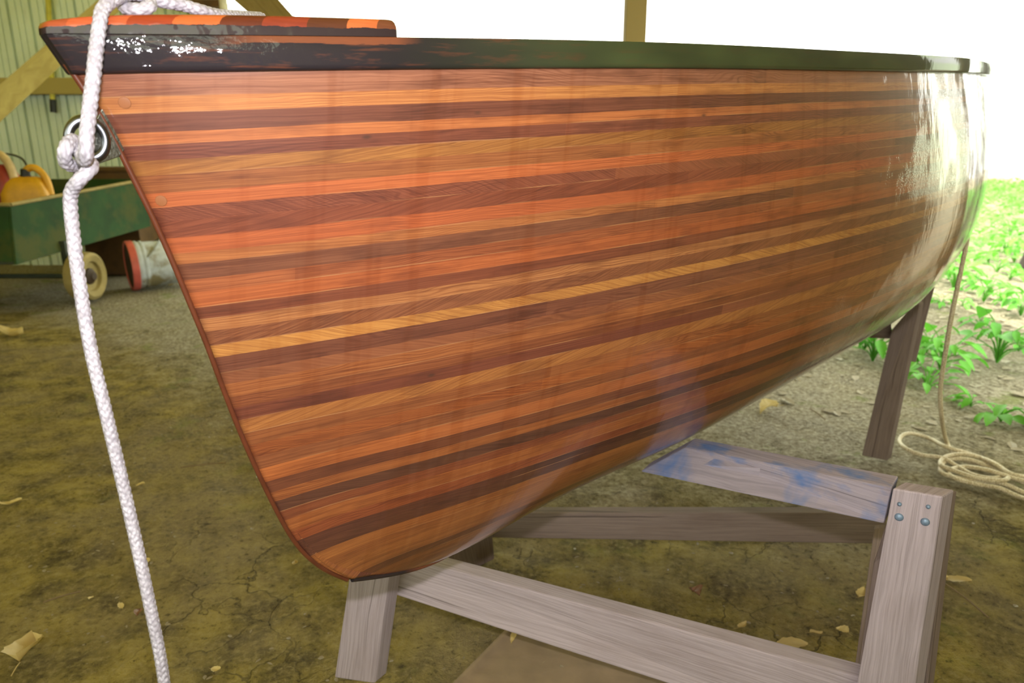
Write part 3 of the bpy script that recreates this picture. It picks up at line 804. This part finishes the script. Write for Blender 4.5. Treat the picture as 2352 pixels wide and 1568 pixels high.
tag(b.build('crate', M['brown'], None, smooth=False, bevel=.01), 'tall dark brown box standing behind the green cart', 'box')
# bucket lying on its side
bc = at(293, 588, 5.75); ax = Vector((.80, .60, .02)).normalized(); q = ax.to_track_quat('Z', 'Y').to_matrix().to_4x4()
R = .205; bc.z = R+.005; q.translation = bc
bk = thing('bucket', 'muddy white bucket with a red lid lying on its side under the cart', 'bucket', bc-Vector((0, 0, R)))
b = MB(); b.lathe([(.0, .006), (R*.86, .006), (R*.9, .0)], q, 40); b.build('lid_panel', M['bucket_in'], bk)
b = MB(); b.lathe([(R*.88, .008), (R*.9, -.006), (R*.99, -.006), (R*1.01, .004), (R*1.01, .045), (R*.95, .05)], q, 40); b.build('lid_rim', M['pink'], bk)
b = MB(); b.lathe([(R*.95, .045), (R*.98, .06), (R*.98, .075), (R*.94, .08), (R*.94, .095), (R*.97, .1), (R*.97, .115), (R*.93, .12), (R*.86, .48), (0, .48)], q, 40); b.build('bucket_body', M['white_can'], bk)
b = MB(); b.tube(spline([q @ Vector((R*.98*math.cos(a), R*.98*math.sin(a), .12+.14*math.sin((a-.3)/2.4*PI))) for a in np.linspace(.3, 2.7, 9)], 5), .005, 8); b.build('bail_handle', M['plate'], bk)
# broom handle hanging on the wall
bh = thing('broom_handle', 'yellow pole with a black tip hanging on the ribbed wall', 'pole', at(123, 256, 6.83))
b = MB(); b.tube([at(108, -60, 6.50), at(121, 232, 6.80)], .024, 12); b.build('pole', M['broom'], bh)
b = MB(); b.tube([at(121, 228, 6.796), at(123, 258, 6.83)], .029, 12); b.build('tip', M['black'], bh)
# cord looped over the cart
b = MB(); b.tube(spline([at(-20, 350, 5.6), at(10, 353, 5.55), at(30, 356, 5.5), at(52, 366, 5.45), at(66, 390, 5.4)], 8), .008, 8)
tag(b.build('black_cord', M['black']), 'thin black cord draped over the red gas can', 'cord')
# bits beyond the foredeck, high on the wall
b = MB(); b.box(tuple(at(455, 12, 6.45)), (.24, .10, .03)); tag(b.build('wall_shelf', M['brown'], None, smooth=False), 'brown shelf board high on the wall beyond the foredeck', 'shelf')
b = MB(); wp = at(514, 20, 6.3); b.tube([(wp.x, wp.y, 2.88), (wp.x, wp.y, -.02)], .035, 12); tag(b.build('white_pipe', M['white_paint']), 'upright white pipe beyond the foredeck', 'pipe')
b = MB(); b.prism([at(548, -104, 6.45), at(680, 46, 6.6), at(640, 90, 6.6), at(525, -10, 6.45)], Vector((0, .05, 0)))
tag(b.build('gable_board', M['post_wood'], None, smooth=False), 'brown board slanting down at the end of the wall beyond the foredeck', 'board')

# ================================================================ THINGS ON THE DIRT
# tan canvas sheet with a curled edge under the front rail
P = []
e0, e1 = ground(1165, 1452), ground(1020, 1600)
for i in range(22):
    t = i/21; a = e0.lerp(e1, t); r = []
    for j in range(26):
        s = j/25
        if s < .12:
            an = PI*(1-s/.12); off = Vector((.012*math.cos(an)+.012, 0, .012*math.sin(an)+.006))
        else:
            off = Vector((.024+(s-.12)*.75, -(s-.12)*.16*(1-t), .007+.004*mnoise.noise(Vector((i*.4, j*.4, 2)))))
        r.append(a+off+Vector((0, 0, .004)))
    P.append(r)
b = MB(); b.grid(P); o = b.build('canvas_sheet', M['tarp'], None, sharp=180)
md = o.modifiers.new('cloth', 'SOLIDIFY'); md.thickness = .003
tag(o, 'tan canvas sheet with a curled edge lying under the front rail of the cradle', 'canvas')

def leaf_mesh(name, L, Wd, curl, mat, stem=True, seed=0, twist=.4):
    rn = random.Random(seed); P = []
    for i in range(13):
        t = i/12; w = Wd*(math.sin(PI*min(1, t**.8))**.75)*(1 if i not in (0, 12) else .02)
        r = []
        for j in range(7):
            s = (j-3)/3; x = (t-.5)*L; y = s*w/2*(1+.12*math.sin(i*2.1+seed))
            z = abs(s)**1.5*curl*.5*Wd+math.sin(t*PI*1.1+seed)*curl*.35*L*(.3+.7*t)+rn.uniform(-.01, .01)*Wd+twist*s*(t-.5)*.15*L
            r.append((x, y, z))
        P.append(r)
    b = MB(); b.grid(P)
    if stem: b.tube(spline([(-.5*L, 0, P[0][3][2]), (-.62*L, .02*L, P[0][3][2]+.03*L), (-.8*L, .10*L, .05*L)], 4), .012*L, 6)
    me_o = b.build(name, mat, None, sharp=180)
    mz = min(v.co.z for v in me_o.data.vertices)
    for v in me_o.data.vertices: v.co.z -= mz
    return me_o
LEAVES = [
 (1820, 1470, .066, .030, 'dead_leaf', .2, 'broad pale tan leaf on the dirt just above the front rail of the cradle'),
 (1936, 1440, .026, .022, 'dead_leaf', .5, 'small tan leaf close to the left side of the cradle corner post'),
 (1876, 1446, .030, .014, 'dead_leaf', .6, 'thin curled leaf between the broad tan leaf and the corner post'),
 (1706, 1427, .026, .014, 'dead_leaf', .4, 'small yellow leaf left of the broad tan leaf inside the cradle'),
 (1980, 1352, .030, .022, 'dead_leaf', .6, 'upturned tan leaf leaning by the cradle brace'),
 (2196, 1330, .060, .030, 'dead_leaf', .3, 'large tan leaf on the dirt just right of the corner post'),
 (2160, 1322, .034, .022, 'dead_leaf', .5, 'tan leaf half hidden behind the edge of the corner post'),
 (1600, 1358, .036, .030, 'brown_leaf', .8, 'crumpled brown leaf inside the cradle below the rear rail'),
 (66, 1488, .088, .062, 'dead_leaf', .7, 'big curled pale leaf with a stalk at the lower left of the dirt floor'),
 (24, 1152, .050, .022, 'dead_leaf', .5, 'pale leaf at the left edge of the floor beside the hanging rope'),
 (24, 768, .12, .09, 'dead_leaf', .7, 'large pale leaf at the left edge in front of the garden cart'),
 (400, 652, .11, .05, 'dead_leaf', .4, 'whitish leaf on the dirt in front of the bucket'),
 (334, 1286, .022, .020, 'dead_leaf', .5, 'small green tinged leaf right beside the hanging rope'),
 (316, 1395, .026, .016, 'brown_leaf', .6, 'pinkish brown leaf scrap just left of the hanging rope'),
 (207, 1362, .016, .010, 'dead_leaf', .5, 'tiny pale leaf flake left of the pinkish leaf scrap'),
 (276, 1378, .022, .012, 'dead_leaf', .4, 'small yellow leaf between the tiny flake and the hanging rope'),
 (496, 1530, .020, .014, 'dead_leaf', .4, 'small pale leaf on the dirt left of the cradle leg'),
 (676, 1291, .032, .012, 'dead_leaf', .6, 'curled yellow leaf below the lower end of the stem'),
 (322, 1110, .024, .016, 'dead_leaf', .6, 'small leaf on the dirt right of the rope at its middle'),
 (1766, 938, .085, .06, 'dead_leaf', .7, 'dry leaf near the hull bottom left of the trestle leg'),
 (1180, 1482, .030, .012, 'dead_leaf', .5, 'torn leaf scrap on the curled corner of the canvas sheet'),
 (1228, 1478, .026, .016, 'dead_leaf', .6, 'leaf scrap on the canvas sheet right under the front rail'),
]
for i, (px, py, L, Wd, mt, cu, lab) in enumerate(LEAVES):
    o = leaf_mesh('dead_leaf', L, Wd, cu, M[mt], stem=i not in (13, 14, 20, 21), seed=i)
    p = ground(px, py); o.scale = (1.2, 1.2, 1.2); o.location = (p.x, p.y, gh(p.x, p.y)+(.016 if i in (20, 21) else .002)); o.rotation_euler = (random.uniform(-.15, .15), random.uniform(-.15, .15), random.uniform(0, 6.28))
    if i == 0: o.rotation_euler = (.05, .05, .1)
    tag(o, lab, 'leaf')
TW = [((415, 1075), (520, 1064), 'dark twig on the dirt between the rope and the stem'), ((148, 1500), (172, 1486), None), ((100, 1385), (185, 1360), 'thin straw on the dirt left of the rope'),
      ((2160, 1335), (2270, 1420), 'dark twig on the dirt right of the large tan leaf'), ((580, 1370), (650, 1330), None), ((860, 1500), (950, 1460), None), ((1860, 940), (1895, 965), 'pale stick on the dirt beside the trestle leg')]
for a, c, lab in TW:
    if not lab: continue
    p, q_ = ground(*a), ground(*c); m_ = p.lerp(q_, .5)+Vector((.004, .006, .004))
    b = MB(); b.tube(spline([p+Vector((0, 0, .003)), m_, q_+Vector((0, 0, .003))], 5), [.0022]*11, 7)
    tag(b.build('twig', M['twig']), lab, 'twig')

# loose crumbs, flakes and litter: nobody could count them
def flakes(name, n, region, size, mat, seed, keep=lambda x, y: True):
    rn = random.Random(seed); b = MB(); c = 0
    while c < n:
        x, y = region(rn)
        if not keep(x, y): continue
        c += 1; L = rn.uniform(*size); w = L*rn.uniform(.3, .8); a = rn.uniform(0, 6.28); ti = rn.uniform(-.5, .5); z = gh(x, y)+.004
        ca, sa = math.cos(a), math.sin(a); base = len(b.v)
        for i, (u, v, h) in enumerate(((-.5, 0, 0), (-.1, -.5, .12), (.3, -.4, .1), (.5, 0, .02), (.25, .45, .12), (-.15, .5, .1), (.05, 0, .0))):
            X, Y = u*L, v*w
            b.v.append((x+X*ca-Y*sa, y+X*sa+Y*ca, z+h*L*.8+ti*(u+.5)*L*.4))
        for i in range(6): b.face([base+i, base+(i+1) % 6, base+6])
    o = b.build(name, mat, None, smooth=False); return o
o = flakes('floor_debris', 1000, lambda r: (r.uniform(-1.6, 1.9), r.uniform(.75, 4.2)), (.004, .016), M['litter'], 5, lambda x, y: y < 2.3 or x < .2)
tag(o, 'tiny dry flakes and crumbs scattered over the dirt floor', 'debris', kind='stuff')
def outside(x, y): return min(math.hypot(x-4.3, y-4.45), math.hypot(x-5.35, y-6.75)) > .65 and y > 2.5+.9*max(0, 1.9-x) and x > .2 and y < 9
o = flakes('leaf_litter', 1700, lambda r: (r.uniform(.3, 6), r.uniform(2.4, 8)), (.02, .085), M['litter'], 6, outside)
tag(o, 'pale leaf litter over the open ground to the right of the boat', 'leaf litter', kind='stuff')

# green plants outside
def plant_mesh(seed, n, spread, h, ll):
    rn = random.Random(seed); b = MB()
    for k in range(n):
        a = rn.uniform(0, 6.28); d = rn.uniform(.1, 1)*spread; z = h*rn.uniform(.35, 1)
        tip = Vector((math.cos(a)*d, math.sin(a)*d, z))
        b.tube(spline([(0, 0, 0), (tip.x*.3, tip.y*.3, z*.7), tip], 3), .0025, 5, cap=False)
        L = ll*rn.uniform(.6, 1.2); w = L*rn.uniform(.42, .62); yaw = a+rn.uniform(-.7, .7); pit = rn.uniform(-.6, .25)
        R = Matrix.Rotation(yaw, 3, 'Z') @ Matrix.Rotation(-pit, 3, 'Y') @ Matrix.Rotation(rn.uniform(-.4, .4), 3, 'X')
        P = []
        for i in range(7):
            t = i/6; ww = w*math.sin(PI*min(1, t**.75))**.8*.5 if 0 < i < 6 else .001
            P.append([tip+R @ Vector((t*L, s*ww, abs(s)*ww*.35-t*t*L*.25)) for s in (-1, -.5, 0, .5, 1)])
        b.grid(P)
    me_o = b.build('broadleaf_weed', M['green_leaf'], None, sharp=180)
    return me_o
protos = [plant_mesh(11, 16, .13, .16, .09), plant_mesh(12, 22, .18, .24, .11), plant_mesh(13, 10, .09, .10, .08)]
spots = []
rn = random.Random(21)
for px, py in ((1985, 800), (2005, 825), (2060, 770), (2130, 800), (2160, 850), (2230, 930), (2130, 890), (2190, 660), (2240, 640), (2290, 620), (2330, 600), (2180, 620), (2260, 560), (2320, 540),
               (2210, 700), (2300, 680), (2345, 720), (2250, 740), (2340, 800), (2290, 830), (2210, 600), (2290, 500), (2340, 480), (2230, 520), (2160, 700), (2150, 640), (2320, 640), (2200, 560), (2260, 690), (2270, 600), (2350, 560), (2310, 580), (2240, 590), (2170, 590), (2100, 850), (2300, 960)):
    spots.append((px, py))
for i, (px, py) in enumerate(spots):
    pr = protos[i % 3]
    o = pr if i < 3 else pr.copy()
    if i >= 3: COL.objects.link(o)
    p = ground(px, py); o.location = (p.x, p.y, gh(p.x, p.y)-.005); s = rn.uniform(.7, 1.25); o.scale = (s, s, s); o.rotation_euler = (0, 0, rn.uniform(0, 6.28))
    if py > 760: tag(o, 'low green weed sprouting from the littered dirt near the trestle and the coiled line', 'plant', 'low weeds on the littered dirt')
    else: tag(o, 'leafy green weed in the bright patch beyond the hanging thin line', 'plant', 'weeds in the bright green patch')
def carpet(n, seed):
    rn = random.Random(seed); b = MB()
    while n > 0:
        x, y = rn.uniform(2.2, 18), rn.uniform(6.4, 28)
        if x/y < .42 or x/y > 1.25 or min(math.hypot(x-4.3, y-4.45), math.hypot(x-5.35, y-6.75), math.hypot(x-7.9, y-9.8)) < .75: continue
        n -= 1; L = rn.uniform(.06, .13)*(1+y*.04); a = rn.uniform(0, 6.28); z = rn.uniform(.03, .26); pit = rn.uniform(-.2, .6)
        R = Matrix.Rotation(a, 3, 'Z') @ Matrix.Rotation(-pit, 3, 'Y'); base = len(b.v); c = Vector((x, y, z))
        for u, v, h in ((0, 0, 0), (.35, -.26, .05), (.75, -.18, .02), (1, 0, -.1), (.75, .18, .02), (.35, .26, .05), (.5, 0, 0)):
            b.v.append(tuple(c+R @ Vector((u*L, v*L, h*L))))
        for i in range(6): b.face([base+i, base+(i+1) % 6, base+6])
    return b.build('undergrowth', M['green_leaf'], None, smooth=False)
tag(carpet(11000, 31), 'dense bright green undergrowth beyond the open side of the shed', 'undergrowth', kind='stuff')

# trees standing to the right, outside the frame; they show in the varnish
def tree(x, y, r, label):
    b = MB(); pts = [(x+.1*math.sin(k*.9+x), y+.08*math.cos(k*1.1), -.1+k*.5) for k in range(16)]
    b.tube(spline(pts, 4), [r*(1.25-.4*min(1, i/20)-.2*i/61) for i in range(61)], 18, rfun=lambda L, a: 1+.06*math.sin(a*7+L*3)+.04*math.sin(a*13-L*5))
    tag(b.build('tree_trunk', M['bark'], None, sharp=180), label, 'tree')
tree(4.65, 4.55, .44, 'thickest tree trunk standing just outside the right side of the shed')
tree(5.35, 6.75, .2, 'thin tree trunk behind the thickest one outside the shed')
tree(7.9, 9.8, .33, 'tree trunk farthest out beyond the open side of the shed')

# ================================================================ LIGHT
w = bpy.data.worlds.new('world'); sc.world = w; w.use_nodes = True; nt = w.node_tree; nt.nodes.clear()
o_ = nt.nodes.new('ShaderNodeOutputWorld'); bg = nt.nodes.new('ShaderNodeBackground'); nt.links.new(bg.outputs[0], o_.inputs[0])
tcn = nt.nodes.new('ShaderNodeTexCoord'); nz = nt.nodes.new('ShaderNodeTexNoise'); nt.links.new(tcn.outputs['Generated'], nz.inputs['Vector']); nz.inputs['Scale'].default_value = 5; nz.inputs['Detail'].default_value = 5
rm = nt.nodes.new('ShaderNodeValToRGB'); rm.color_ramp.elements[0].position = .42; rm.color_ramp.elements[0].color = (.88, 1.0, .66, 1); rm.color_ramp.elements[1].position = .56; rm.color_ramp.elements[1].color = (1.0, 1.0, .93, 1)
nt.links.new(nz.outputs[0], rm.inputs[0]); nt.links.new(rm.outputs[0], bg.inputs[0]); bg.inputs[1].default_value = 2.6

fl_ = bpy.data.lights.new('flash', 'AREA'); fl_.shape = 'RECTANGLE'; fl_.size = .05; fl_.size_y = .03; fl_.energy = 8.2; fl_.color = (1.0, .97, 1.0)
fo = bpy.data.objects.new('flash', fl_); COL.objects.link(fo); fo.location = (0.0, .01, CH+.12); fo.rotation_euler = (PI/2-PITCH, 0, 0)

sun = bpy.data.lights.new('sun', 'SUN'); sun.energy = 6.0; sun.angle = .01; sun.color = (1, .95, .82)
so = bpy.data.objects.new('sun', sun); COL.objects.link(so); so.rotation_euler = Vector((.35, .25, -1)).to_track_quat('-Z', 'Y').to_euler()
vs = sc.view_settings
vs.view_transform = 'Standard'; vs.look = 'None'; vs.exposure = 1.1; vs.gamma = 1.0; vs.use_curve_mapping = False
